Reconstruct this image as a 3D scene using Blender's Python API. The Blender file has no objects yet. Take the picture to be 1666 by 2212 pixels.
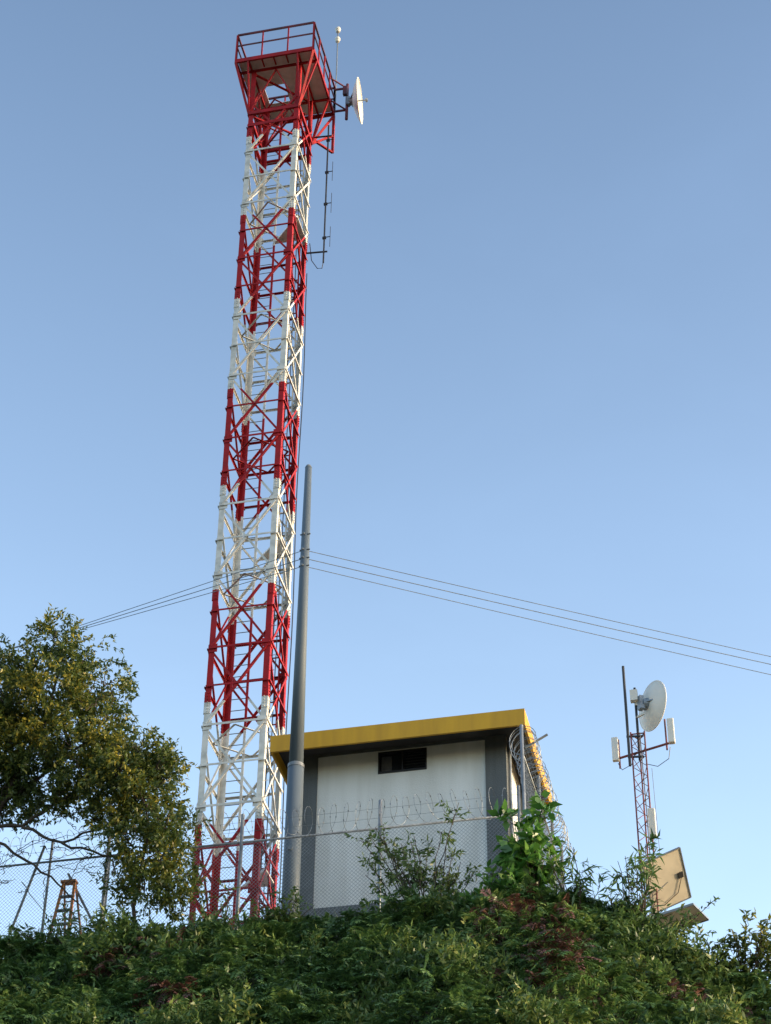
import bpy, math, random
import numpy as np
from mathutils import Vector, Matrix, noise
random.seed(7); rng=np.random.default_rng(7)
scene=bpy.context.scene
COL=bpy.context.collection

# ---------------------------------------------------------------- materials
def new_mat(name):
    m=bpy.data.materials.new(name); m.use_nodes=True
    nt=m.node_tree; return m,nt,nt.nodes,nt.links,nt.nodes["Principled BSDF"]
def paint(name,c,rough=.5,metal=0.,var=.12,scale=3.,dirt=None,bump=0.0,bscale=60.,streak=False):
    m,nt,N,L,b=new_mat(name)
    geo=N.new("ShaderNodeNewGeometry")
    n=N.new("ShaderNodeTexNoise"); n.inputs["Scale"].default_value=scale; n.inputs["Detail"].default_value=6
    if streak:
        mp=N.new("ShaderNodeMapping"); mp.inputs["Scale"].default_value=(3.5,3.5,.35)
        L.new(geo.outputs["Position"],mp.inputs["Vector"]); L.new(mp.outputs[0],n.inputs["Vector"])
    else: L.new(geo.outputs["Position"],n.inputs["Vector"])
    r=N.new("ShaderNodeValToRGB")
    d=dirt or tuple(x*(1-var*2) for x in c)
    r.color_ramp.elements[0].position=.32; r.color_ramp.elements[0].color=(*d,1)
    r.color_ramp.elements[1].position=.62; r.color_ramp.elements[1].color=(*c,1)
    L.new(n.outputs["Fac"],r.inputs["Fac"]); L.new(r.outputs["Color"],b.inputs["Base Color"])
    b.inputs["Roughness"].default_value=rough; b.inputs["Metallic"].default_value=metal
    if bump>0:
        n2=N.new("ShaderNodeTexNoise"); n2.inputs["Scale"].default_value=bscale; n2.inputs["Detail"].default_value=4
        L.new(geo.outputs["Position"],n2.inputs["Vector"])
        bp=N.new("ShaderNodeBump"); bp.inputs["Strength"].default_value=bump; bp.inputs["Distance"].default_value=.02
        L.new(n2.outputs["Fac"],bp.inputs["Height"]); L.new(bp.outputs["Normal"],b.inputs["Normal"])
    return m
def banded():
    m,nt,N,L,b=new_mat("tower_paint_bands")
    geo=N.new("ShaderNodeNewGeometry"); s=N.new("ShaderNodeSeparateXYZ"); L.new(geo.outputs["Position"],s.inputs[0])
    def M(op,a,v):
        n=N.new("ShaderNodeMath"); n.operation=op; L.new(a,n.inputs[0]); n.inputs[1].default_value=v; return n.outputs[0]
    t=M('ADD',s.outputs["Z"],-20.2); t=M('DIVIDE',t,6.1); t=M('FRACT',t,0); t=M('GREATER_THAN',t,.5)
    n=N.new("ShaderNodeTexNoise"); n.inputs["Scale"].default_value=5; n.inputs["Detail"].default_value=7
    L.new(geo.outputs["Position"],n.inputs["Vector"])
    def ramp(a,c):
        r=N.new("ShaderNodeValToRGB"); r.color_ramp.elements[0].position=.3; r.color_ramp.elements[0].color=(*a,1)
        r.color_ramp.elements[1].position=.6; r.color_ramp.elements[1].color=(*c,1); L.new(n.outputs["Fac"],r.inputs["Fac"]); return r.outputs["Color"]
    red=ramp((.25,.008,.010),(.37,.009,.013)); wh=ramp((.46,.45,.41),(.68,.665,.62))
    mx=N.new("ShaderNodeMix"); mx.data_type='RGBA'
    L.new(t,mx.inputs["Factor"]); L.new(red,mx.inputs[6]); L.new(wh,mx.inputs[7])
    L.new(mx.outputs[2],b.inputs["Base Color"]); b.inputs["Roughness"].default_value=.6; b.inputs["Specular IOR Level"].default_value=.25
    return m
BAND=banded()
RED=paint("red_paint",(.37,.009,.013),.6,dirt=(.22,.008,.010)); RED.node_tree.nodes["Principled BSDF"].inputs["Specular IOR Level"].default_value=.25
RUST=paint("faded_red_paint",(.20,.04,.035),.6,dirt=(.10,.035,.03))
WHITE=paint("white_steel_paint",(.80,.79,.76),.45,dirt=(.62,.60,.55))
DISHW=paint("dish_white",(.70,.67,.60),.45,dirt=(.60,.57,.50),scale=1.5)
GALV=paint("galvanised_steel",(.26,.29,.32),.5,.4,dirt=(.17,.19,.21),scale=6)
GALVD=paint("weathered_wire",(.20,.22,.235),.5,.3,dirt=(.13,.14,.15),scale=6)
BLACK=paint("black_cable",(.02,.02,.022),.5,var=.2)
DARKR=paint("railing_paint",(.15,.012,.02),.5,dirt=(.05,.012,.014),scale=2)
POLE=paint("pole_grey_paint",(.10,.130,.160),.6,dirt=(.072,.095,.12),scale=1.4,bump=.15,bscale=25,streak=True)
WALL=paint("white_render",(.72,.73,.72),.85,dirt=(.60,.605,.585),scale=.9,bump=.35,bscale=45,streak=True)
GREYW=paint("grey_render",(.105,.118,.125),.85,dirt=(.075,.083,.088),scale=1.3,bump=.35,bscale=45,streak=True)
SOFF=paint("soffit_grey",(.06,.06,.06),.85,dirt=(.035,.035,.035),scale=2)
YEL=paint("yellow_fascia",(.64,.34,.008),.6,dirt=(.52,.27,.008),scale=1.2,bump=.15,bscale=20,streak=True)
ROOF=paint("roof_sheet",(.40,.40,.38),.6,dirt=(.28,.28,.27))
GLASS,_,_,_,_b=new_mat("dark_glass"); _b.inputs["Base Color"].default_value=(.014,.017,.022,1); _b.inputs["Roughness"].default_value=.08
FRAME=paint("window_frame",(.02,.02,.022),.4,.3)
REFL=paint("painted_reflection",(.10,.10,.11),.8,dirt=(.03,.03,.035),scale=5)  # lighter grey paints reflected sky onto the window pane
PANELB=paint("solar_backsheet",(.62,.55,.43),.5,dirt=(.48,.43,.34),scale=2)
SOLAR=paint("solar_cells",(.012,.018,.05),.15)
ORANGE=paint("fibreglass_orange",(.60,.22,.04),.5,dirt=(.38,.16,.05))
BARK=paint("bark",(.07,.052,.038),.9,dirt=(.035,.026,.02),scale=9,bump=.6,bscale=30)
SOIL=paint("hillside_soil",(.05,.055,.025),.95,dirt=(.03,.022,.015),scale=1.1,bump=.8,bscale=9)
BOUNCE=paint("bounce_pad_concrete",(.42,.40,.36),.9,dirt=(.30,.28,.25),scale=1.2,bump=.3,bscale=30)  # pale tone of the added pad that throws light upward

def leafmat(name,dark,light,accent=None,acc_amt=.0,trans=.3,rough=.42,nscale=1.1):
    m,nt,N,L,b=new_mat(name)
    geo=N.new("ShaderNodeNewGeometry")
    r=N.new("ShaderNodeValToRGB"); r.color_ramp.elements[0].color=(*dark,1); r.color_ramp.elements[1].color=(*light,1)
    if accent:
        e=r.color_ramp.elements.new(1-acc_amt); e.color=(*light,1); r.color_ramp.elements[-1].color=(*accent,1)
    n=N.new("ShaderNodeTexNoise"); n.inputs["Scale"].default_value=nscale; n.inputs["Detail"].default_value=3
    L.new(geo.outputs["Position"],n.inputs["Vector"])
    a=N.new("ShaderNodeMath"); a.operation='MULTIPLY_ADD'; L.new(geo.outputs["Random Per Island"],a.inputs[0]); a.inputs[1].default_value=.7
    q=N.new("ShaderNodeMath"); q.operation='MULTIPLY_ADD'; L.new(n.outputs["Fac"],q.inputs[0]); q.inputs[1].default_value=1.9; q.inputs[2].default_value=-.75
    L.new(q.outputs[0],a.inputs[2]); L.new(a.outputs[0],r.inputs["Fac"])
    L.new(r.outputs["Color"],b.inputs["Base Color"]); b.inputs["Roughness"].default_value=rough
    t=N.new("ShaderNodeBsdfTranslucent"); L.new(r.outputs["Color"],t.inputs["Color"])
    mx=N.new("ShaderNodeMixShader"); mx.inputs[0].default_value=trans
    L.new(b.outputs[0],mx.inputs[1]); L.new(t.outputs[0],mx.inputs[2]); L.new(mx.outputs[0],N["Material Output"].inputs["Surface"])
    return m
FERN=leafmat("fern_leaf",(.028,.068,.022),(.115,.215,.055),(.26,.34,.09),.16)
DEAD=leafmat("dry_leaf",(.06,.028,.024),(.19,.09,.07),trans=.15)
TREEL=leafmat("tree_leaf",(.032,.062,.016),(.105,.145,.032),(.36,.31,.045),.26,trans=.42,nscale=.9)  # yellow accent paints sunlit leaves into the leaf colour
BUSHL=leafmat("shrub_leaf",(.035,.080,.024),(.13,.21,.055),(.28,.31,.08),.16,trans=.38)
BROAD=leafmat("broad_leaf",(.04,.12,.024),(.11,.26,.045),(.20,.36,.07),.15,trans=.4,rough=.3)

# ---------------------------------------------------------------- mesh builder
class MB:
    def __init__(s): s.v=[];s.f=[];s.m=[]
    def prism(s,p,q,w,h,up=None,mi=0):
        p=Vector(p);q=Vector(q);d=(q-p).normalized()
        u=Vector(up) if up else (Vector((0,0,1)) if abs(d.z)<.95 else Vector((0,1,0)))
        a=d.cross(u).normalized()*w/2; b=a.cross(d).normalized()*h/2
        i=len(s.v)
        for e in (p,q):
            s.v+=[e-a-b,e+a-b,e+a+b,e-a+b]
        s.f+=[(i,i+3,i+2,i+1),(i+4,i+5,i+6,i+7)]+[(i+k,i+(k+1)%4,i+4+(k+1)%4,i+4+k) for k in range(4)]
        s.m+=[mi]*6
    def box(s,x0,x1,y0,y1,z0,z1,mi=0):
        s.prism(((x0+x1)/2,(y0+y1)/2,z0),((x0+x1)/2,(y0+y1)/2,z1),abs(x1-x0),abs(y1-y0),(0,1,0),mi)
    def cyl(s,p,q,r1,r2=None,n=8,mi=0,cap=True):
        r2=r1 if r2 is None else r2
        p=Vector(p);q=Vector(q);d=(q-p).normalized()
        u=Vector((0,0,1)) if abs(d.z)<.95 else Vector((0,1,0))
        a=d.cross(u).normalized(); b=a.cross(d)
        i=len(s.v)
        for e,r in((p,r1),(q,r2)):
            for k in range(n):
                t=2*math.pi*k/n; s.v.append(e+(a*math.cos(t)+b*math.sin(t))*r)
        for k in range(n): s.f.append((i+k,i+(k+1)%n,i+n+(k+1)%n,i+n+k)); s.m.append(mi)
        if cap:
            s.f.append(tuple(i+n-1-k for k in range(n))); s.m.append(mi)
            s.f.append(tuple(i+n+k for k in range(n))); s.m.append(mi)
    def tube(s,pts,r,n=5,mi=0):
        pts=[Vector(p) for p in pts]; rr=r if isinstance(r,(list,tuple)) else [r]*len(pts)
        i0=len(s.v); pa=None
        for j,p in enumerate(pts):
            d=(pts[min(j+1,len(pts)-1)]-pts[max(j-1,0)]).normalized()
            if pa is None:
                u=Vector((0,0,1)) if abs(d.z)<.9 else Vector((0,1,0)); pa=d.cross(u).normalized()
            pa=(pa-d*pa.dot(d)).normalized(); b=d.cross(pa)
            for k in range(n):
                t=2*math.pi*k/n; s.v.append(p+(pa*math.cos(t)+b*math.sin(t))*rr[j])
        for j in range(len(pts)-1):
            for k in range(n):
                s.f.append((i0+j*n+k,i0+j*n+(k+1)%n,i0+(j+1)*n+(k+1)%n,i0+(j+1)*n+k)); s.m.append(mi)
    def sphere(s,c,r,mi=0,n=12,m=8,sc=(1,1,1)):
        i=len(s.v);c=Vector(c)
        for a in range(m+1):
            th=math.pi*a/m
            for k in range(n):
                ph=2*math.pi*k/n; s.v.append(c+Vector((r*sc[0]*math.sin(th)*math.cos(ph),r*sc[1]*math.sin(th)*math.sin(ph),r*sc[2]*math.cos(th))))
        for a in range(m):
            for k in range(n):
                s.f.append((i+a*n+k,i+(a+1)*n+k,i+(a+1)*n+(k+1)%n,i+a*n+(k+1)%n)); s.m.append(mi)
    def obj(s,name,mats,parent=None,smooth=False):
        me=bpy.data.meshes.new(name); me.from_pydata([tuple(v) for v in s.v],[],s.f)
        for m in (mats if isinstance(mats,list) else [mats]): me.materials.append(m)
        me.polygons.foreach_set("material_index",s.m)
        if smooth: me.polygons.foreach_set("use_smooth",[True]*len(me.polygons))
        me.update(); o=bpy.data.objects.new(name,me); COL.objects.link(o)
        if parent: o.parent=parent
        return o
def empty(name,loc=(0,0,0)):
    e=bpy.data.objects.new(name,None); COL.objects.link(e); e.empty_display_size=.3; return e

# ---------------------------------------------------------------- terrain
def sm(a,b,t):
    t=max(0,min(1,(t-a)/(b-a))); return t*t*(3-2*t)
def hz(x,y):
    top=17.70
    top-= 3.4*max(0,min(1,(x+3.9)/4.9))
    top+= .30*sm(-12,-16,x) if x<-12 else 0
    if y<31.6: z=top-(31.6-y)*1.08
    else: z=top+.12*min(1,(y-31.6))
    if y>46: z-= (y-46)*.35
    lim=sm(75,32,abs(x+7))
    z=z*lim
    return max(z,0)
def hzn(x,y):
    z=hz(x,y)
    if z>0.01: z+=.12*noise.noise(Vector((x*.6,y*.6,0)))+.05*noise.noise(Vector((x*2.3,y*2.3,4)))
    return z
xs=sorted(set([round(v,3) for v in np.linspace(-20,4,73)]+[-4000,-1500,-600,-300,-150,-90,-82,-70,-60,-50,-42,-34,-28,-24,8,12,18,26,34,44,54,62,70,90,150,300,600,1500,4000]))
ys=sorted(set([round(v,3) for v in np.linspace(26,48,67)]+[-4000,-1000,-300,-100,-40,-10,5,10,12,14,15,16,17,18,20,22,24,52,58,66,75,85,95,100,120,200,500,1500,4000]))
g=MB()
for y in ys:
    for x in xs: g.v.append(Vector((x,y,hzn(x,y))))
W=len(xs)
for j in range(len(ys)-1):
    for i in range(W-1):
        g.f.append((j*W+i,j*W+i+1,(j+1)*W+i+1,(j+1)*W+i)); g.m.append(0)
g.obj("hillside_ground",SOIL,smooth=True)
b=MB(); b.box(-20,-4.2,33.3,46,17.3,18.02); b.obj("added_bounce_pad",BOUNCE)  # unseen slab, added to bounce warm sunlight up under the tower platform

# ---------------------------------------------------------------- tower
TX0,TX1,TY0,TY1=-12.57,-11.14,37.0,38.43
tower=empty("communications_tower")
b=MB(); fl=.135; th=.014; ZB,ZT=17.6,47.3
for cx,cy,sx,sy in((TX0,TY0,1,1),(TX1,TY0,-1,1),(TX1,TY1,-1,-1),(TX0,TY1,1,-1)):
    b.box(cx,cx+sx*fl,cy,cy+sy*th,ZB,ZT); b.box(cx,cx+sx*th,cy+sy*(th+.001),cy+sy*fl,ZB,ZT)
    for z in [20.2+3.05*k for k in range(0,9)]:
        b.box(cx-sx*.012,cx+sx*fl*.96,cy-sy*.014,cy-sy*.002,z-.28,z+.28)
        b.box(cx-sx*.014,cx-sx*.002,cy-sy*.013,cy+sy*fl*.96,z-.28,z+.28)
        for k in range(7):
            zz=z-.24+k*.08
            b.cyl((cx-sx*.04,cy+sy*.07,zz),(cx-sx*.012,cy+sy*.07,zz),.014,n=6)
            b.cyl((cx+sx*.07,cy-sy*.04,zz),(cx+sx*.07,cy-sy*.012,zz),.014,n=6)
z=18.2
while z<45:
    b.cyl((TX1+.002,TY0+.05,z),(TX1+.11,TY0+.05,z),.008,n=5); z+=.4
b.obj("legs",BAND,tower)
b=MB()
faces=[((TX0,TY0),(TX1,TY0),(0,-1)),((TX1,TY0),(TX1,TY1),(1,0)),((TX1,TY1),(TX0,TY1),(0,1)),((TX0,TY1),(TX0,TY0),(-1,0))]
PH=2.033
for (xa,ya),(xb,yb),(nx,ny) in faces:
    dx,dy=xb-xa,yb-ya; l=math.hypot(dx,dy); ux,uy=dx/l,dy/l
    def P(t,z,o): return (xa+ux*t+nx*o, ya+uy*t+ny*o, z)
    for k in range(14):
        z0=17.57+PH*k; z1=z0+PH
        for (ta,tb,o) in((.06,l-.06,.022),(l-.06,.06,-.030)):
            p=Vector(P(ta,z0+.05,o));q=Vector(P(tb,z1-.05,o))
            b.prism(p,q,.052,.010,(nx,ny,0))
            n=Vector((nx,ny,0)); side=(q-p).normalized().cross(n)*.022
            b.prism(p+side-n*.026,q+side-n*.026,.010,.038,(nx,ny,0))
        for zz,w in((z0,.052),(z0+PH/2,.045)):
            b.prism(P(.0,zz,.040),P(l,zz,.040),w,.010,(nx,ny,0))
            b.prism(P(.02,zz+.018,.012),P(l-.02,zz+.018,.012),.010,.040,(nx,ny,0))
        for t in(.10,l-.10):
            b.prism(P(t,z0-.11,.012),P(t,z0+.11,.012),.20,.008,(nx,ny,0))
for k in range(0,15):
    z0=17.57+PH*k-.03
    if k%2==0:
        mx,my=(TX0+TX1)/2,(TY0+TY1)/2
        pts=[(mx,TY0+.02),(TX1-.02,my),(mx,TY1-.02),(TX0+.02,my)]
        for i in range(4):
            b.prism((*pts[i],z0),(*pts[(i+1)%4],z0),.045,.012)
b.obj("bracing",BAND,tower)
b=MB()
lx0,lx1,ly=TX0+.17,TX0+.56,TY1-.16
for x in(lx0,lx1): b.prism((x,ly,17.8),(x,ly,47.2),.055,.03,(0,1,0))
b.obj("ladder_rails",BAND,tower)
b=MB(); z=18.
while z<47.2: b.cyl((lx0,ly,z),(lx1,ly,z),.010,n=6); z+=.305
for zz in np.arange(18.5,47,2.033): 
    b.prism((lx0,ly,zz),(lx0,TY1,zz),.03,.02); b.prism((lx1,ly,zz),(lx1,TY1,zz),.03,.02)
b.obj("ladder_rungs",GALVD,tower)
b=MB()
for x in(TX1-.50,TX1-.16): b.prism((x,TY1-.10,18),(x,TY1-.10,46.5),.03,.05,(0,1,0))
z=18.
while z<46.4: b.prism((TX1-.50,TY1-.10,z),(TX1-.16,TY1-.10,z),.03,.02); z+=.6
b.obj("cable_tray",BAND,tower)
b=MB()
for i,x in enumerate((TX1-.44,TX1-.39,TX1-.33,TX1-.24)):
    pts=[(x+.006*math.sin(z*1.7+i),TY1-.14+.005*math.cos(z*2+i),z) for z in np.arange(18,46.5,.8)]
    b.tube(pts,.012 if i%2 else .016,n=5)
pts=[(TX1+.05+.015*math.sin(z*.9),TY1+.03+.02*math.sin(z*.7+1),z) for z in np.arange(18,40.8,.5)]
b.tube(pts,.014,n=5)
b.obj("feeder_cables",[BLACK],tower)
b=MB()
for z,fr in((41.75,.9),(31.1,.85),(22.4,.8)):
    i=len(b.v); s=fr
    for zz in(z,z+.03):
        b.v+=[Vector((TX1-.03,TY1-.03,zz)),Vector((TX1-.03-s,TY1-.03,zz)),Vector((TX1-.03,TY1-.03-s,zz))]
    b.f+=[(i,i+1,i+2),(i+3,i+5,i+4),(i,i+3,i+4,i+1),(i+1,i+4,i+5,i+2),(i+2,i+5,i+3,i)]; b.m+=[0]*5
    b.prism((TX1-.03-s,TY1-.03,z-.03),(TX1-.03,TY1-.03-s,z-.03),.05,.05)
b.obj("rest_platforms",WHITE,tower)
PX0,PX1,PY0,PY1,PZ=-12.93,-10.69,36.6,39.05,47.30
b=MB()
for (x0,y0,x1,y1) in((PX0,PY0,PX1,PY0),(PX1,PY0,PX1,PY1),(PX1,PY1,PX0,PY1),(PX0,PY1,PX0,PY0)):
    b.prism((x0,y0,PZ+.08),(x1,y1,PZ+.08),.05,.14)
for x in(TX0,TX1): b.prism((x,PY0+.03,PZ+.07),(x,PY1-.03,PZ+.07),.05,.07)
for y in(TY0,TY1): b.prism((PX0+.03,y,PZ+.02),(PX1-.03,y,PZ+.02),.05,.07)
for x in(-12.2,-11.86,-11.5): b.prism((x,PY0+.03,PZ+.11),(x,TY0-.03,PZ+.11),.03,.05)
ZR=45.55
for (x0,y0,x1,y1) in((TX0,TY0,TX1,TY0),(TX1,TY0,TX1,TY1),(TX1,TY1,TX0,TY1),(TX0,TY1,TX0,TY0)):
    b.prism((x0,y0,ZR),(x1,y1,ZR),.07,.12)
    b.prism((x0,y0,ZR-.45),(x1,y1,ZR-.45),.04,.06)
for cx,cy,px,py in((TX0,TY0,PX0,PY0),(TX1,TY0,PX1,PY0),(TX1,TY1,PX1,PY1),(TX0,TY1,PX0,PY1)):
    b.prism((cx,cy,ZR),(px,py,PZ),.065,.065)
    b.prism((cx,cy,ZR),(cx,py,PZ),.045,.045); b.prism((cx,cy,ZR),(px,cy,PZ),.045,.045)
b.prism((TX0,TY0+.05,ZR),(TX1,TY1-.05,ZR+.03),.05,.05); b.prism((TX1,TY0+.05,ZR),(TX0,TY1-.05,ZR-.03),.05,.05)
for (ax,ay,bx,by) in((TX0,TY0,TX1,TY0),(TX0,TY1,TX1,TY1),(TX0,TY0,TX0,TY1),(TX1,TY0,TX1,TY1)):
    mx,my=(ax+bx)/2,(ay+by)/2
    b.prism((ax,ay,ZR),(mx,my,PZ-.06),.05,.03); b.prism((bx,by,ZR),(mx,my,PZ-.06),.05,.03)
b.prism((TX0,TY0,PZ-.04),(TX1,TY1,PZ-.07),.05,.05)
b.prism((TX1,TY1,ZR),(PX1,PY1,ZR+.9),.06,.06); b.prism((PX1,PY1,ZR+.2),(PX1,PY1,PZ),.07,.07)
b.prism((TX1,TY1,ZR+.2),(PX1,PY1,ZR+.2),.06,.06)
b.obj("platform_frame",RED,tower)
b=MB()
dk=PZ+.155
hx0,hx1,hy0,hy1=TX0+.15,TX0+.75,TY1-.7,TY1-.05
for x0,x1,y0,y1 in((PX0+.03,hx0,PY0+.03,PY1-.03),(hx1,PX1-.03,PY0+.03,PY1-.03),(hx0+.002,hx1-.002,PY0+.03,hy0),(hx0+.002,hx1-.002,hy1,PY1-.03)):
    b.box(x0,x1,y0,y1,dk,dk+.02)
b.obj("platform_deck",WHITE,tower)
b=MB()
def rail(x0,y0,x1,y1,n):
    for k in range(n+1):
        t=k/n; x=x0+(x1-x0)*t;y=y0+(y1-y0)*t
        b.prism((x,y,PZ),(x,y,48.48),.038 if 0<k<n else .055,.038 if 0<k<n else .055,(0,1,0),1)
    for zz,w in((48.50,.05),(48.03,.035)):
        b.prism((x0,y0,zz),(x1,y1,zz),w,w)
rail(PX0,PY0,PX1,PY0,3); rail(PX1,PY0+.001,PX1,PY1,4); rail(PX1,PY1,PX0,PY1,3); rail(PX0,PY1,PX0,PY0+.001,3)
b.obj("platform_railing",[DARKR,RED],tower)

bea=empty("beacon_light_mast")
b=MB(); b.cyl((PX1+.03,PY1,47.5),(PX1+.03,PY1,50.95),.018,n=8); 
b.obj("rod",GALVD,bea)
b=MB()
for z in(50.65,51.1):
    b.cyl((PX1+.03,PY1,z-.1),(PX1+.03,PY1,z-.04),.06,.06,n=10); b.sphere((PX1+.03,PY1,z+.02),.085,sc=(1,1,1.1))
b.obj("lamps",DISHW,bea,True)

def dish(name,c,nrm,R,depth,feed=True):
    e=empty(name); c=Vector(c); n=Vector(nrm).normalized(); a=n.cross(Vector((0,0,1))).normalized(); u=a.cross(n)
    b=MB(); rings=10; seg=40
    for shell in(0,1):
        i0=len(b.v)
        for k in range(rings+1):
            r=R*k/rings; off=depth*(r/R)**2-depth*.5-(.012 if shell else 0)
            for j in range(seg):
                t=2*math.pi*j/seg; b.v.append(c+n*off+(a*math.cos(t)+u*math.sin(t))*max(r,.001))
        for k in range(rings):
            for j in range(seg):
                b.f.append((i0+k*seg+j,i0+(k+1)*seg+j,i0+(k+1)*seg+(j+1)%seg,i0+k*seg+(j+1)%seg)); b.m.append(0)
    pts=[c+n*(depth*.5-.006)+(a*math.cos(2*math.pi*j/seg)+u*math.sin(2*math.pi*j/seg))*R for j in range(seg+1)]
    b.tube(pts,.016,n=6)
    b.obj("reflector",DISHW,e,True)
    b=MB()
    b.cyl(c-n*(depth*.5+.12),c-n*(depth*.5),.10,.14,n=16)
    b.prism(c-n*(depth*.5+.14)-u*.16,c-n*(depth*.5+.14)+u*.16,.14,.10,tuple(n))
    for s in(-1,1): b.prism(c-n*(depth*.5+.10)+a*s*.05,c-n*(depth*.5-.10)+a*s*R*.6,.03,.03)
    if feed: b.cyl(c-n*depth*.4,c+n*.30,.025,.02,n=8); b.cyl(c+n*.27,c+n*.33,.07,.05,n=12)
    b.obj("mount_and_feed",GALV,e)
    return e,c,n,a,u
d1,c,n,a,u=dish("microwave_dish",(-10.02,39.0,47.72),(1,.10,0),.66,.20)
b=MB()
px=-10.30
b.cyl((px,39.0,47.0),(px,39.0,48.5),.045,n=10)
for z in(47.42,48.36):
    b.prism((PX1,39.0,z),(px,39.0,z-.02),.05,.05); b.prism((PX1,38.55,z),(px,39.0,z-.03),.035,.035)
b.prism((px,39.0,47.72),(px+.12,39.0,47.72),.12,.2)
b.box(px-.10,px+.02,38.86,38.96,47.95,48.3)
b.obj("mounting_pipe",DARKR,d1)

da=empty("dipole_array_antenna")
b=MB(); ax=-10.66; ay=38.43
b.cyl((ax,ay,40.8),(ax,ay,46.2),.024,n=8)
for z in(41.2,45.75): b.prism((TX1,TY1,z+.05),(ax+.1,ay,z),.035,.035)
for k,z in enumerate((41.75,43.05,44.3,45.6)):
    b.prism((ax,ay,z),(ax+.16,ay,z),.018,.018)
    b.cyl((ax+.16,ay,z-.38),(ax+.16,ay,z+.38),.008,n=6)
    b.prism((ax-.05,ay,z-.02),(ax+.05,ay,z-.02),.05,.07)
b.tube([(ax,ay,40.85),(ax-.03,ay,40.6),(ax-.16,ay,40.62),(ax-.33,ay,40.95),(ax-.40,ay,41.6)],.012)
b.obj("antenna_body",[FRAME],da)

# ---------------------------------------------------------------- pole + wires
up=empty("utility_pole"); b=MB(); qx,qy=-9.385,33.3
b.cyl((qx,qy,17.4),(qx,qy,22.15),.175,.155,n=28); b.obj("lower_section",POLE,up,True)
b=MB(); b.cyl((qx,qy,22.151),(qx,qy,29.5),.140,.072,n=28); b.obj("upper_section",POLE,up,True)
b=MB(); b.cyl((qx,qy,22.10),(qx,qy,22.18),.163,.158,n=28)
b.cyl((qx,qy,29.5),(qx,qy,29.56),.076,.05,n=20)
for z in(27.68,27.28,27.07,26.87): b.cyl((qx-.10,qy-.06,z),(qx+.12,qy-.06,z),.016,n=6); b.cyl((qx-.02,qy-.10,z),(qx-.02,qy-.13,z),.03,n=8)
b.cyl((qx,qy-.19,20.3),(qx,qy-.15,20.3),.045,n=12)
b.obj("collar_and_bolts",GALVD,up)
w=empty("overhead_power_lines"); b=MB()
for i,z in enumerate((27.28,27.07,26.87)):
    for (dx,dy,Lm,sg) in((9.12,5.72+.12*(i==2),3.2,.45),(-7.5,2.12-.25*i,4,.5)):
        pts=[]
        for k in range(41):
            t=k/40; pts.append((qx+dx*Lm*t,qy-.05+dy*Lm*t,z-4*sg*t*(1-t)*.35))
        b.tube(pts,.0075 if i!=1 else .0085,n=5)
b.obj("conductors",GALV,w)

# ---------------------------------------------------------------- equipment building
B=empty("equipment_building")
BX0,BX1,BY0,BY1=-9.75,-5.58,35.0,37.25
b=MB()
wx0,wx1,wz0,wz1=-8.17,-7.18,22.84,23.31
zt=23.42; zb=20.0
for x0,x1,z0,z1 in((BX0+.34,wx0,zb,23.36),(wx1,BX1-.42,zb,23.36),(wx0,wx1,zb,wz0),(wx0,wx1,wz1,23.36)):
    b.box(x0,x1,BY0+.03,BY0+.20,z0,z1)
b.box(BX1-.20,BX1-.03,BY0+.42,BY1-.35,zb,23.36); b.box(BX0+.03,BX0+.20,BY0+.34,BY1-.35,zb,23.36)
b.box(BX0+.34,BX1-.34,BY1-.2,BY1-.03,zb,23.36)
b.obj("walls",WALL,B)
b=MB()
for x0,x1 in((BX0,BX0+.339),(BX1-.419,BX1)):
    b.box(x0,x1,BY0,BY0+.419,17.6,zt); b.box(x0,x1,BY1-.349,BY1,17.6,zt)
b.box(BX0+.34,BX1-.42,BY0+.012,BY0+.22,17.6,zb-.001); b.box(BX1-.22,BX1-.012,BY0+.42,BY1-.35,17.6,zb-.001)
b.box(BX0+.012,BX0+.22,BY0+.42,BY1-.35,17.6,zb-.001)
b.box(BX0+.34,BX1-.42,BY0+.012,BY0+.22,23.361,zt); b.box(BX1-.22,BX1-.012,BY0+.42,BY1-.35,23.361,zt)
b.obj("columns_and_plinth",GREYW,B)
RX0,RX1,RY0,RY1=-10.22,-5.08,34.3,37.75
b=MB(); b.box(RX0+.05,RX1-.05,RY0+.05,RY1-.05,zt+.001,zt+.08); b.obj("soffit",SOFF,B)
b=MB(); b.box(RX0+.05,RX1-.05,RY0+.05,RY1-.05,zt+.081,23.50); b.obj("roof_slab",ROOF,B)
b=MB(); zf0,zf1=23.16,23.53
b.box(RX0,RX1,RY0,RY0+.05,zf0,zf1); b.box(RX0,RX1,RY1-.05,RY1,zf0,zf1)
b.box(RX0,RX0+.05,RY0+.051,RY1-.051,zf0,zf1); b.box(RX1-.05,RX1,RY0+.051,RY1-.051,zf0,zf1)
b.obj("fascia",YEL,B)
b=MB(); wm=(wx0+wx1)/2
b.box(wm,wx1,BY0+.15,BY0+.16,wz0,wz1); b.box(wx0,wm-.001,BY0+.11,BY0+.12,wz0,wz1); b.obj("window_glass",GLASS,B)
b=MB(); b.box(wx0+.05,wx0+.26,BY0+.104,BY0+.108,wz0+.05,wz1-.05); b.obj("painted_pane_reflection",REFL,B)  # pale sheet over the left pane, a painted sky reflection
b=MB(); t=.03
for x0,x1,z0,z1 in((wx0,wx1,wz0-.01,wz0+t),(wx0,wx1,wz1-t,wz1+.01),(wx0,wx0+t,wz0+t,wz1-t),(wx1-t,wx1,wz0+t,wz1-t),(wm-.015,wm+.015,wz0+t,wz1-t)):
    b.box(x0,x1,BY0+.01,BY0+.10,z0,z1)
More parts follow.
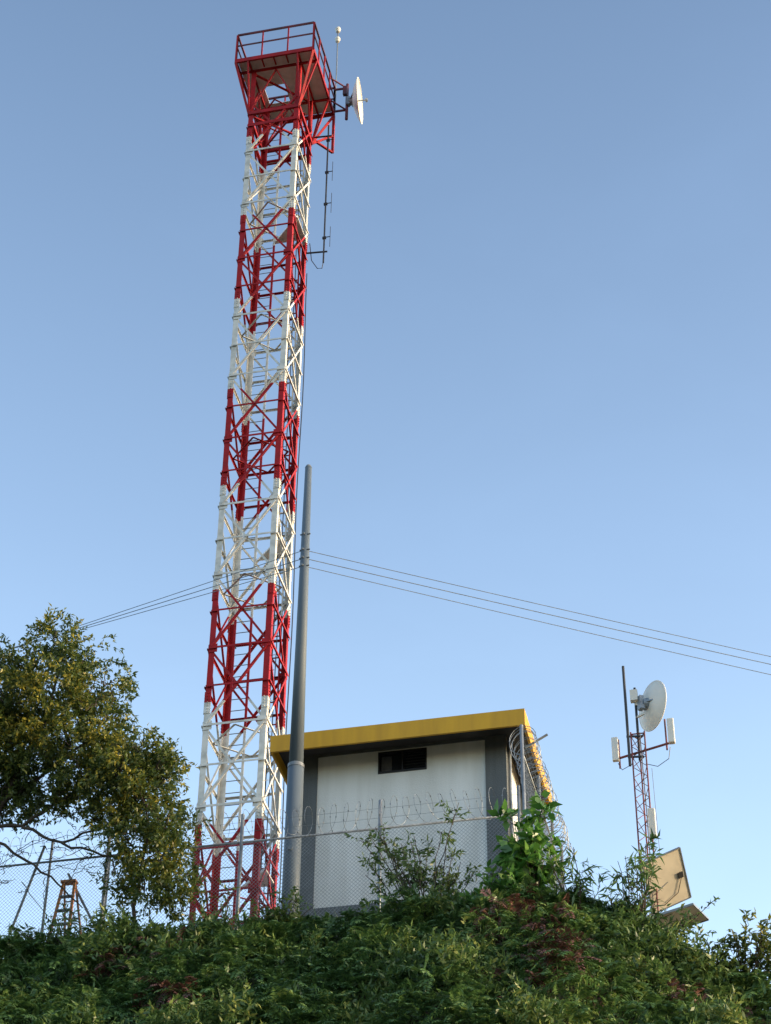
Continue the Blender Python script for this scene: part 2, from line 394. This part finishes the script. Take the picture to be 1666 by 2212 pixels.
for k in range(6):
    z=wz0+.06+k*.065; b.cyl((wm+.02,BY0+.10,z),(wx1-t,BY0+.10,z),.006,n=5)
b.obj("window_frame",FRAME,B)
b=MB()
b.cyl((BX0-.03,BY0+.1,18),(BX0-.03,BY0+.1,23.3),.02,n=8)
b.cyl((RX1-.1,34.9,23.0),(RX1+.35,34.9,23.25),.025,n=8)
b.cyl((BX1+.04,BY0+.2,18),(BX1+.04,BY0+.2,23.3),.03,n=8)
b.obj("conduits",GALV,B)

# ---------------------------------------------------------------- fences
def fence(name,pts,zr,zg,post_top,posts,R=.27,pitch=.23,wr=.0042):
    e=empty(name); b=MB()
    (x0,y0),(x1,y1)=pts; l=math.hypot(x1-x0,y1-y0); ux,uy=(x1-x0)/l,(y1-y0)/l
    for t in posts: b.cyl((x0+ux*t,y0+uy*t,zg-.3),(x0+ux*t,y0+uy*t,post_top),.034,n=12); b.sphere((x0+ux*t,y0+uy*t,post_top),.036,n=10,m=6)
    b.cyl((x0,y0,zr),(x1,y1,zr),.021,n=10); b.cyl((x0,y0,zg+.15),(x1,y1,zg+.15),.016,n=8)
    b.obj("posts_and_rails",GALV,e,True)
    b=MB(); H=zr-zg-.1; s=.075
    k=-H
    while k<l:
        for dr in(1,-1):
            ta,tb=k,k+H; za,zb_=zg+.1,zr
            ca=max(ta,0); cb=min(tb,l)
            if cb-ca>.01:
                fa=(ca-ta)/H; fb=(cb-ta)/H
                z1_=za+(zb_-za)*fa if dr>0 else zb_-(zb_-za)*fa
                z2_=za+(zb_-za)*fb if dr>0 else zb_-(zb_-za)*fb
                o=.004*dr
                b.prism((x0+ux*ca+uy*o,y0+uy*ca-ux*o-.03,z1_),(x0+ux*cb+uy*o,y0+uy*cb-ux*o-.03,z2_),.0042,.0042)
        k+=s
    b.obj("chain_link_mesh",GALV,e)
    b=MB(); cz=zr+.05+R; turns=int(l/pitch); pts=[]
    n=20
    for k in range(turns*n):
        a=2*math.pi*k/n; t=k/n*pitch
        r=R*(1+.10*math.sin(k*.13)+.05*math.sin(k*.031))
        ox=math.cos(a)*r*.9; oz=math.sin(a)*r
        t2=min(max(t+.07*math.sin(a+1.+math.sin(k*.02)),0),l)
        pts.append((x0+ux*t2-uy*ox,y0+uy*t2+ux*ox,cz+oz+.03*math.sin(k*.021)))
    b.tube(pts,wr,n=4)
    for k in range(0,len(pts),3):
        p=Vector(pts[k]); d=(Vector(pts[min(k+1,len(pts)-1)])-Vector(pts[max(k-1,0)])).normalized()
        b.prism(p-d*.014,p+d*.014,.02,.002)
    for zz in (.22,.42): b.cyl((x0,y0,zr+zz),(x1,y1,zr+zz),.003,n=4)
    b.obj("razor_wire_coil",GALV,e)
    return e
fence("chain_link_fence",((-18.0,32.8),(-4.98,32.8)),20.33,17.75,20.90,[0,2.6,5.17,7.77,10.4,12.98])
fence("chain_link_fence",((-4.93,32.82),(-4.9,37.6)),21.62,17.75,22.2,[0.0,1.9,3.5,4.7],pitch=.11,wr=.007)
b=MB()
for p,q in(((-14.05,33.0,20.9),(-14.05,33.0,17.6)),((-15.3,33.4,17.6),(-14.2,33.0,20.8)),((-13.7,33.1,20.2),(-12.7,33.2,18.4)),((-12.9,33.1,20.6),(-12.9,33.1,17.6))):
    b.cyl(p,q,.026,n=10)
b.obj("brace_pipes",GALV,bpy.data.objects["chain_link_fence"])

# ---------------------------------------------------------------- small mast
mast=empty("antenna_mast"); mx,my=-3.22,38.0
b=MB(); hw=.145
cs=[(mx-hw,my-hw*.6),(mx+hw,my-hw*.6),(mx,my+hw*1.1)]
for x,y in cs: b.cyl((x,y,15.4),(x,y,24.95),.017,n=8)
z=17.6;k=0
while z<24.8:
    for i in range(3):
        p=cs[i];q=cs[(i+1)%3]
        if k%2: p,q=q,p
        b.cyl((*p,z),(*q,z+.25),.008,n=5)
    z+=.25;k+=1
for i in range(3): b.cyl((*cs[i],24.9),(*cs[(i+1)%3],24.9),.015,n=6)
b.obj("lattice",RUST,mast)
b=MB(); b.cyl((mx-.205,my-.1,24.13),(mx-.205,my-.1,26.62),.030,n=10); b.cyl((mx,my,24.3),(mx,my,26.1),.028,n=10)
b.prism((mx-.24,my-.1,24.35),(mx+.1,my-.05,24.35),.03,.04); b.prism((mx-.24,my-.1,24.85),(mx+.1,my-.05,24.85),.03,.04)
b.obj("pipes",BLACK,mast)
b=MB(); b.cyl((-3.76,38.2,24.5),(-2.55,37.76,24.5),.026,n=8)
b.cyl((-3.66,38.16,24.25),(-3.66,38.16,24.95),.02,n=8); b.cyl((-2.62,37.78,24.35),(-2.62,37.78,25.1),.02,n=8)
b.obj("cross_arm",RUST,mast)
b=MB()
b.box(-3.80,-3.66,38.02,38.12,24.38,24.95); b.box(-2.57,-2.43,37.64,37.76,24.45,25.04)
b.box(mx+.10,mx+.25,my-.30,my-.15,22.35,22.98)
ob=b.obj("panel_antennas",DISHW,mast)
md=ob.modifiers.new("bev","BEVEL"); md.width=.018; md.segments=2
b=MB()
b.tube([(-2.55,37.76,24.4),(-2.6,37.8,24.15),(-2.85,37.9,24.05),(-3.1,38,24.2)],.008)
b.tube([(-3.7,38.2,24.4),(-3.62,38.15,24.2),(-3.4,38.05,24.25),(-3.3,38,24.5)],.008)
b.tube([(-3.0,38.2,24.2),(-2.98,38.3,22),(-2.9,38.4,19.)],.005)
b.tube([(mx+.05,my-.12,24.9),(mx+.07,my-.12,22.9),(mx+.05,my-.1,18)],.011)
b.obj("cables",BLACK,mast)
d2,c,n,a,u=dish("dish_antenna",(-2.93,38.05,25.66),(.80,.60,0.02),.55,.16,feed=False)
b=MB(); b.prism((mx,my,25.7),c-n*.18,.08,.10); b.box(mx-.10,mx+.06,my-.14,my+.0,25.72,25.98); b.prism((mx-.02,my,25.35),c-n*.16-u*.25,.04,.04)
b.obj("radio_unit",DISHW,d2)

def panel(name,c,nrm,upv,w,h):
    e=empty(name); c=Vector(c); n=Vector(nrm).normalized(); u=Vector(upv); u=(u-n*u.dot(n)).normalized(); a=u.cross(n)
    b=MB()
    b.prism(c-u*h/2,c+u*h/2,w,.012,tuple(n),0)
    b.obj("backsheet",PANELB,e)
    b=MB(); b.prism(c-u*(h/2-.01)-n*.012,c+u*(h/2-.01)-n*.012,w-.02,.006,tuple(n)); b.obj("cells",SOLAR,e)
    b=MB()
    for s in(-1,1):
        b.prism(c+a*s*w/2-u*h/2,c+a*s*w/2+u*h/2,.02,.04,tuple(n)); b.prism(c+u*s*h/2-a*w/2,c+u*s*h/2+a*w/2,.02,.045,tuple(n))
    b.obj("frame",GALV,e)
    b=MB(); b.prism(c+a*w*.36-u*.06+n*.02,c+a*w*.36+u*.06+n*.02,.11,.03,tuple(n)); b.tube([c+a*w*.36-u*.06+n*.03,c+a*w*.2-u*h*.3+n*.03,c-a*w*.2-u*h*.42+n*.03],.008)
    b.obj("junction_box",BLACK,e)
    return e
panel("solar_panel",(-2.86,37.9,21.40),(.50,-.50,-.70),(-.30,-.45,.8),.88,1.14)
panel("solar_panel",(-2.95,37.6,20.32),(.12,.06,-.98),(.25,1,.15),1.55,.9)
b=MB(); b.prism((mx,my,21.1),(-2.85,37.95,21.4),.05,.05); b.prism((mx,my,20.2),(-2.9,37.7,20.36),.05,.05); b.prism((mx,my,19.6),(-2.6,37.6,20.3),.04,.04)
b.obj("panel_brackets",GALVD,mast)

# ---------------------------------------------------------------- stepladder
sl=empty("stepladder"); b=MB()
tx,ty,tz=-13.62,33.0,19.95
for s in(-1,1):
    b.prism((tx+.11*s,ty,tz),(tx+.24*s-.02,ty-.35,17.8),.05,.035); b.prism((tx+.11*s,ty+.05,tz),(tx+.22*s+.12,ty+.75,17.8),.035,.025)
b.obj("side_rails",ORANGE,sl); b=MB()
for k in range(6):
    t=(k+1)/7; hw2=.11+.12*t; b.prism((tx-hw2,ty-.35*t,tz-2.15*t),(tx+hw2,ty-.35*t,tz-2.15*t),.09,.025)
    b.prism((tx-.11,ty+.05+.7*t,tz-2.15*t),(tx+.13+.18*t,ty+.05+.7*t,tz-2.15*t),.02,.02)
b.obj("treads",GALVD,sl); b=MB(); b.box(tx-.15,tx+.15,ty-.07,ty+.09,tz,tz+.04)
b.obj("top_cap",ORANGE,sl)

# ---------------------------------------------------------------- foliage
def unit(a): return a/np.maximum(np.linalg.norm(a,axis=1,keepdims=True),1e-9)
def leaf_arrays(P,D,Nn,L,Wd,droop=.15):
    D=unit(D); S=unit(np.cross(D,Nn)); Nn=unit(np.cross(S,D))
    L=L[:,None];Wd=Wd[:,None]
    v0=P; v1=P+D*L*.42+S*Wd*.5+Nn*L*.04; v2=P+D*L-Nn*L*droop; v3=P+D*L*.42-S*Wd*.5+Nn*L*.04
    return np.stack([v0,v1,v2,v3],1).reshape(-1,3)
def leaf_obj(name,V,mat,parent=None):
    n=len(V)//4; me=bpy.data.meshes.new(name)
    me.vertices.add(len(V)); me.vertices.foreach_set("co",V.astype(np.float32).ravel())
    me.loops.add(n*4); me.loops.foreach_set("vertex_index",np.arange(n*4,dtype=np.int32))
    me.polygons.add(n); me.polygons.foreach_set("loop_start",np.arange(0,n*4,4,dtype=np.int32))
    me.update(calc_edges=True); me.materials.append(mat)
    o=bpy.data.objects.new(name,me); COL.objects.link(o)
    if parent: o.parent=parent
    return o
def rand_dir(n,up=0.):
    d=rng.normal(size=(n,3)); d[:,2]+=up; return unit(d)
def twig_leaves(centres,dirs,n_per,spread,L,Wd,upn=.6):
    C=np.repeat(centres,n_per,0); T=np.repeat(dirs,n_per,0); k=len(C)
    t=np.tile(np.linspace(0,1,n_per),len(centres))[:,None]
    P=C+T*t*spread+rng.normal(size=(k,3))*.012
    D=unit(T*.6+rand_dir(k)*.9+np.array([0,0,-.15]))
    Nn=unit(rand_dir(k)*.7+np.array([0,0,upn]))
    return leaf_arrays(P,D,Nn,L*(.65+.6*rng.random(k)),Wd*(.7+.5*rng.random(k)))
def fronds(P,D,length,nl=11,lw=.028,ll=.11):
    N=len(P); D=unit(D); up=np.array([0,0,1.])[None]; S=unit(np.cross(D,np.repeat(up,N,0))+rng.normal(size=(N,3))*.25)
    out=[]
    for j in range(nl):
        t=(j+.6)/nl
        pos=P+D*(length[:,None]*t)-up*(length[:,None]*.55*t*t)
        tan=unit(D-up*1.1*t)
        sc=ll*(1-.55*abs(t-.35)/.65)*(length/.42)
        for s in(-1,1):
            dd=unit(S*s+tan*.55+rng.normal(size=(N,3))*.12-up*.18)
            nn=unit(np.cross(S,tan)+rng.normal(size=(N,3))*.15)
            out.append(leaf_arrays(pos,dd,nn,sc*(.85+.3*rng.random(N)),np.full(N,lw)*(length/.42)))
    return np.concatenate(out)
def hzv(x,y): return np.array([hz(a,b) for a,b in zip(x,y)])
def mound(x,y):
    return np.array([.40+1.05*noise.noise(Vector((a*.8,b*.8,2.)))+.55*noise.noise(Vector((a*2.,b*2.,7.))) for a,b in zip(x,y)])
N=15500
x=rng.uniform(-17,1.5,N); y=rng.uniform(27.8,32.4,N)
m=np.clip(mound(x,y),0.0,1.25)*np.where(y>31.4,.42,1)
depth=rng.random(N)**.45
z=hzv(x,y)+m*depth
P=np.stack([x,y,z],1); D=rand_dir(N,.5)+np.array([0,-.5,.15])
dead=np.array([noise.noise(Vector((a*.55,b*.9,31.)))>.26 for a,b in zip(x,y)])&(rng.random(N)<.6)&(y<31.0)
broad=np.array([noise.noise(Vector((a*.6,b*.6,55.)))>.10 for a,b in zip(x,y)])&(~dead)
veg=empty("hillside_vegetation")
g_=(~dead)&(~broad)
ln=rng.uniform(.22,.62,N)
leaf_obj("fern_fronds",fronds(P[g_],D[g_],ln[g_]),FERN,veg)
leaf_obj("dry_fronds",fronds(P[dead],D[dead],ln[dead]*.9),DEAD,veg)
leaf_obj("leafy_shrubs",twig_leaves(P[broad],unit(D[broad]),16,.34,.13,.046),BUSHL,veg)
M=9000
x=rng.uniform(-17,1.5,M); y=rng.uniform(28.4,32.6,M); mm=np.clip(mound(x,y),0,1)
P2=np.stack([x,y,hzv(x,y)+mm*.5*rng.random(M)],1); D2=rand_dir(M,1.6)+np.array([0,-.2,0])
leaf_obj("grass_blades",leaf_arrays(P2,D2,rand_dir(M),rng.uniform(.2,.45,M),rng.uniform(.010,.02,M),.35),FERN,veg)

def wood(name,chains,parent):
    b=MB()
    for pts,r0,r1 in chains:
        P=[Vector(p) for p in pts]; fine=[]
        for i in range(len(P)-1):
            for k in range(4):
                t=k/4; q=P[i].lerp(P[i+1],t)
                fine.append(q+Vector((random.uniform(-1,1),random.uniform(-1,1),random.uniform(-1,1)))*.03*(i+k>0))
        fine.append(P[-1]); n=len(fine)
        b.tube(fine,[r0+(r1-r0)*k/(n-1) for k in range(n)],n=7)
    return b.obj(name,BARK,parent,True)
tree=empty("tree")
blobs=[(-13.7,24.2,.44),(-14.35,23.75,.48),(-13.2,23.6,.50),(-12.6,23.2,.36),(-14.5,22.95,.64),(-13.7,22.75,.70),(-12.9,22.65,.46),
(-14.6,21.95,.66),(-13.9,21.75,.6),(-13.1,21.85,.56),(-12.4,21.75,.42),(-11.85,21.65,.44),(-11.45,21.2,.36),(-12.1,21.05,.52),(-12.75,21.1,.48),
(-14.4,21.2,.48),(-11.6,20.55,.5),(-11.15,19.95,.40),(-11.8,19.75,.45),(-11.2,19.3,.42),(-11.5,18.8,.38),(-12.35,20.4,.36),(-12.1,19.2,.26),(-10.95,18.7,.25),
(-15.4,23.4,.6),(-15.6,22.3,.7),(-15.2,23.95,.4),(-16.3,22.9,.6),(-16.2,21.6,.6),(-13.5,20.95,.40),(-15.1,21.1,.4),(-14.9,22.5,.5)]
cent=[];dirs=[];bc=[]
for (bx,bz,br) in blobs:
    for dy in((-.4,.4) if br>.4 else (-.2,.2)):
        by=31.55+dy+random.uniform(-.2,.2); bc.append((bx,by,bz,br))
        n=int(185*(br/.45)**2)
        dr=rand_dir(n); rad=br*(.30+.90*rng.random(n)**.6)
        nz=np.array([1+.7*noise.noise(Vector(tuple(d*2.+bx))) for d in dr])
        cent.append(np.array([bx,by,bz])+dr*(rad*nz)[:,None]*np.array([1,.9,.85])); dirs.append(unit(dr+rand_dir(n)*.7))
cent=np.concatenate(cent);dirs=np.concatenate(dirs)
keep=np.array([noise.noise(Vector((c_[0]*2.3,c_[1]*1.2,c_[2]*2.3)))+.5*noise.noise(Vector(tuple(c_*5.5)))>-.07 for c_ in cent]); cent=cent[keep];dirs=dirs[keep]
leaf_obj("crown",twig_leaves(cent,dirs,9,.17,.10,.044),TREEL,tree)
ch=[([(-15.7,31.6,17.2),(-15.5,31.55,18.8),(-15.0,31.5,20.0),(-14.6,31.5,20.6)],.12,.08),
([(-14.6,31.5,20.6),(-14.3,31.5,21.5),(-13.9,31.5,22.6),(-13.7,31.55,23.8)],.07,.018),
([(-14.6,31.5,20.6),(-14.9,31.6,21.8),(-14.8,31.6,23.2)],.06,.018),
([(-15.5,31.55,19.2),(-15.9,31.6,21.0),(-15.7,31.6,22.6)],.06,.018),
([(-14.4,31.5,21.0),(-13.6,31.4,21.5),(-12.8,31.5,22.2),(-12.5,31.5,23.0)],.038,.012),
([(-14.7,31.5,20.5),(-14.0,31.4,20.3),(-13.3,31.5,20.9),(-12.4,31.5,21.3),(-11.6,31.5,21.6)],.04,.010),
([(-14.0,31.4,20.3),(-13.2,31.4,19.9),(-12.4,31.5,20.2),(-11.6,31.5,20.5)],.032,.010),
([(-14.8,31.5,20.3),(-13.9,31.5,19.7),(-13.2,31.5,19.1),(-12.7,31.5,18.6)],.032,.010),
([(-13.2,31.4,19.9),(-12.4,31.5,19.6),(-11.6,31.5,19.4),(-11.2,31.5,19.7)],.025,.008),
([(-11.7,31.6,17.4),(-11.75,31.55,18.6),(-11.6,31.5,19.8),(-11.7,31.5,21.2)],.045,.013)]
for _ in range(70):
    sx=random.uniform(-14.9,-12.2); sz=random.uniform(19.0,20.9)
    d=Vector((random.gauss(.2,.6),random.gauss(0,.4),random.gauss(.1,.5)))
    ch.append(([(sx,31.5,sz),(sx+d.x*.4,31.5+d.y*.3,sz+d.z*.35),(sx+d.x*.8,31.5+d.y*.6,sz+d.z*.6+.05)],.008,.003))
for (bx,by,bz,br) in bc:
    for k in range(3):
        d=Vector((random.gauss(0,1),random.gauss(0,.8),random.gauss(.3,.7))).normalized()*br*.9
        ch.append(([(bx,by,bz-.15),(bx+d.x*.5,by+d.y*.5,bz+d.z*.4),(bx+d.x,by+d.y,bz+d.z)],.012,.004))
wood("trunk_and_limbs",ch,tree)

def shrub(name,base,stems,mat,L,Wd,n_per=9,spread=.22,tw=9,upn=.6,r0=.015):
    e=empty(name); ch=[];cs_=[];ds=[]
    for tip,dens in stems:
        bx,by,bz=base; tx_,ty_,tz_=tip
        mid=((bx*.55+tx_*.45)+random.uniform(-.08,.08),(by+ty_)/2,bz+(tz_-bz)*.5)
        ch.append(([base,mid,tip],r0,.005))
        for k in range(int(tw*dens)):
            t=.35+.65*random.random()
            q=Vector(mid).lerp(Vector(tip),(t-.35)/.65*1.0)
            d=Vector((random.gauss(0,1),random.gauss(0,1),random.gauss(.5,.6))).normalized()
            s=q+d*random.uniform(.0,.16); cs_.append(s); ds.append(d)
            ch.append(([q,s,s+d*spread],.005,.002))
    wood("stems",ch,e)
    leaf_obj("leaves",twig_leaves(np.array(cs_),np.array(ds),n_per,spread,L,Wd,upn),mat,e)
    return e
sh=lambda cx,z0,z1,w,n,y=31.75:[((cx+random.uniform(-w,w),y+random.uniform(-.3,.3),random.uniform(z0,z1)),1.) for _ in range(n)]
shrub("sparse_shrub",(-6.5,31.8,17.5),sh(-7.2,18.6,19.8,.6,14)+sh(-6.1,18.6,20.0,.5,9),BUSHL,.115,.042,n_per=8,spread=.2,tw=8)
shrub("broadleaf_shrub",(-4.8,31.6,17.5),sh(-4.72,18.4,19.7,.42,19,31.5),BROAD,.25,.13,n_per=7,spread=.2,tw=6)
shrub("broadleaf_shrub",(-5.4,31.6,17.5),sh(-5.3,17.9,18.6,.35,8,31.5),BROAD,.17,.08,n_per=7,spread=.2,tw=7)
shrub("bamboo_shrub",(-3.9,31.6,17.0),sh(-3.9,18.0,18.9,.45,10,31.5),FERN,.22,.040,n_per=7,spread=.24,tw=4)
shrub("bamboo_shrub",(-2.9,31.6,16.6),sh(-2.95,17.8,18.9,.42,15,31.5),FERN,.22,.042,n_per=7,spread=.24,tw=5)
shrub("leafy_shrub",(-9.2,31.6,17.5),sh(-9.2,17.8,18.4,.8,12,31.6),BUSHL,.12,.04,n_per=9,spread=.22,tw=7)
shrub("leafy_shrub",(-1.3,31.7,15.6),sh(-1.25,16.2,17.2,.7,26,31.7),TREEL,.12,.055,n_per=9,spread=.2,tw=8)
shrub("leafy_shrub",(-12.9,31.7,17.5),sh(-13.1,17.9,18.5,1.1,18,31.6),BUSHL,.12,.036,n_per=9,spread=.22,tw=7)
shrub("leafy_shrub",(-6.4,31.6,17.4),sh(-6.4,17.8,18.2,.8,12,31.6),FERN,.13,.036,n_per=9,spread=.22,tw=7)
shrub("leafy_shrub",(-10.1,31.8,17.5),sh(-10.2,18.2,19.5,.25,7,31.9),BUSHL,.10,.034,n_per=8,spread=.2,tw=7)
shrub("leafy_shrub",(-15.,31.8,17.5),sh(-15.2,18.1,18.7,.9,12,31.8),BUSHL,.11,.04,n_per=8,spread=.2,tw=7)
shrub("leafy_shrub",(-3.0,31.9,16.6),sh(-2.4,16.9,17.7,.9,14,31.8),BUSHL,.13,.04,n_per=8,spread=.2,tw=7)

# ---------------------------------------------------------------- sky + sun
SE,SR=math.radians(13),math.radians(88)
wd=bpy.data.worlds.new("World"); scene.world=wd; wd.use_nodes=True
N_=wd.node_tree.nodes; L_=wd.node_tree.links; bg=N_["Background"]
sky=N_.new("ShaderNodeTexSky"); sky.sky_type='NISHITA'; sky.sun_disc=False
sky.sun_elevation=SE; sky.sun_rotation=SR; sky.air_density=1.0; sky.dust_density=1.2; sky.ozone_density=1.3
tc=N_.new("ShaderNodeTexCoord"); sx=N_.new("ShaderNodeSeparateXYZ"); L_.new(tc.outputs["Generated"],sx.inputs[0])
rp=N_.new("ShaderNodeValToRGB"); L_.new(sx.outputs["Z"],rp.inputs["Fac"])
e=rp.color_ramp.elements; e[0].position=0.; e[0].color=(.35,.36,.38,1); e[1].position=.80; e[1].color=(.48,.475,.48,1)
q=e.new(.25); q.color=(.64,.62,.59,1); q=e.new(.42); q.color=(.97,.885,.80,1); q=e.new(.60); q.color=(.70,.66,.635,1)
gm=N_.new("ShaderNodeVectorMath"); gm.operation='MULTIPLY'; L_.new(sky.outputs[0],gm.inputs[0]); L_.new(rp.outputs[0],gm.inputs[1])
mp=N_.new("ShaderNodeMapping"); mp.inputs["Scale"].default_value=(3,3,6); L_.new(tc.outputs["Generated"],mp.inputs[0])
nz=N_.new("ShaderNodeTexNoise"); nz.inputs["Scale"].default_value=1.6; nz.inputs["Detail"].default_value=5; nz.inputs["Distortion"].default_value=.6; L_.new(mp.outputs[0],nz.inputs["Vector"])
mr=N_.new("ShaderNodeMapRange"); L_.new(nz.outputs["Fac"],mr.inputs[0]); mr.inputs[1].default_value=.50; mr.inputs[2].default_value=.85; mr.inputs[3].default_value=4.85; mr.inputs[4].default_value=5.15
g2=N_.new("ShaderNodeVectorMath"); g2.operation='SCALE'; L_.new(gm.outputs[0],g2.inputs[0]); L_.new(mr.outputs[0],g2.inputs[3])
L_.new(g2.outputs[0],bg.inputs["Color"]); bg.inputs["Strength"].default_value=.145
sd=bpy.data.lights.new("sun","SUN"); sd.energy=4.7; sd.angle=math.radians(.5); sd.color=(1,.77,.48)
so=bpy.data.objects.new("sun",sd); COL.objects.link(so)
tosun=Vector((math.sin(SR)*math.cos(SE),math.cos(SR)*math.cos(SE),math.sin(SE)))
so.rotation_euler=tosun.to_track_quat('Z','Y').to_euler(); so.location=(10,20,60)

# ---------------------------------------------------------------- camera
cam=bpy.data.cameras.new("camera"); co=bpy.data.objects.new("camera",cam); COL.objects.link(co); scene.camera=co
p=math.radians(37.73); h=math.radians(13); r=.0127
F=Vector((-math.sin(h)*math.cos(p),math.cos(h)*math.cos(p),math.sin(p)))
R=Vector((math.cos(h),math.sin(h),0)); U=R.cross(F)
R2=R*math.cos(r)+U*math.sin(r); U2=U*math.cos(r)-R*math.sin(r)
co.matrix_world=Matrix(((R2.x,U2.x,-F.x,0),(R2.y,U2.y,-F.y,0),(R2.z,U2.z,-F.z,1.6),(0,0,0,1)))
cam.sensor_fit='HORIZONTAL'; cam.sensor_width=36; cam.lens=97.24; cam.clip_start=.1; cam.clip_end=9000
scene.view_settings.view_transform='Standard'; scene.view_settings.look='None'; scene.view_settings.exposure=0
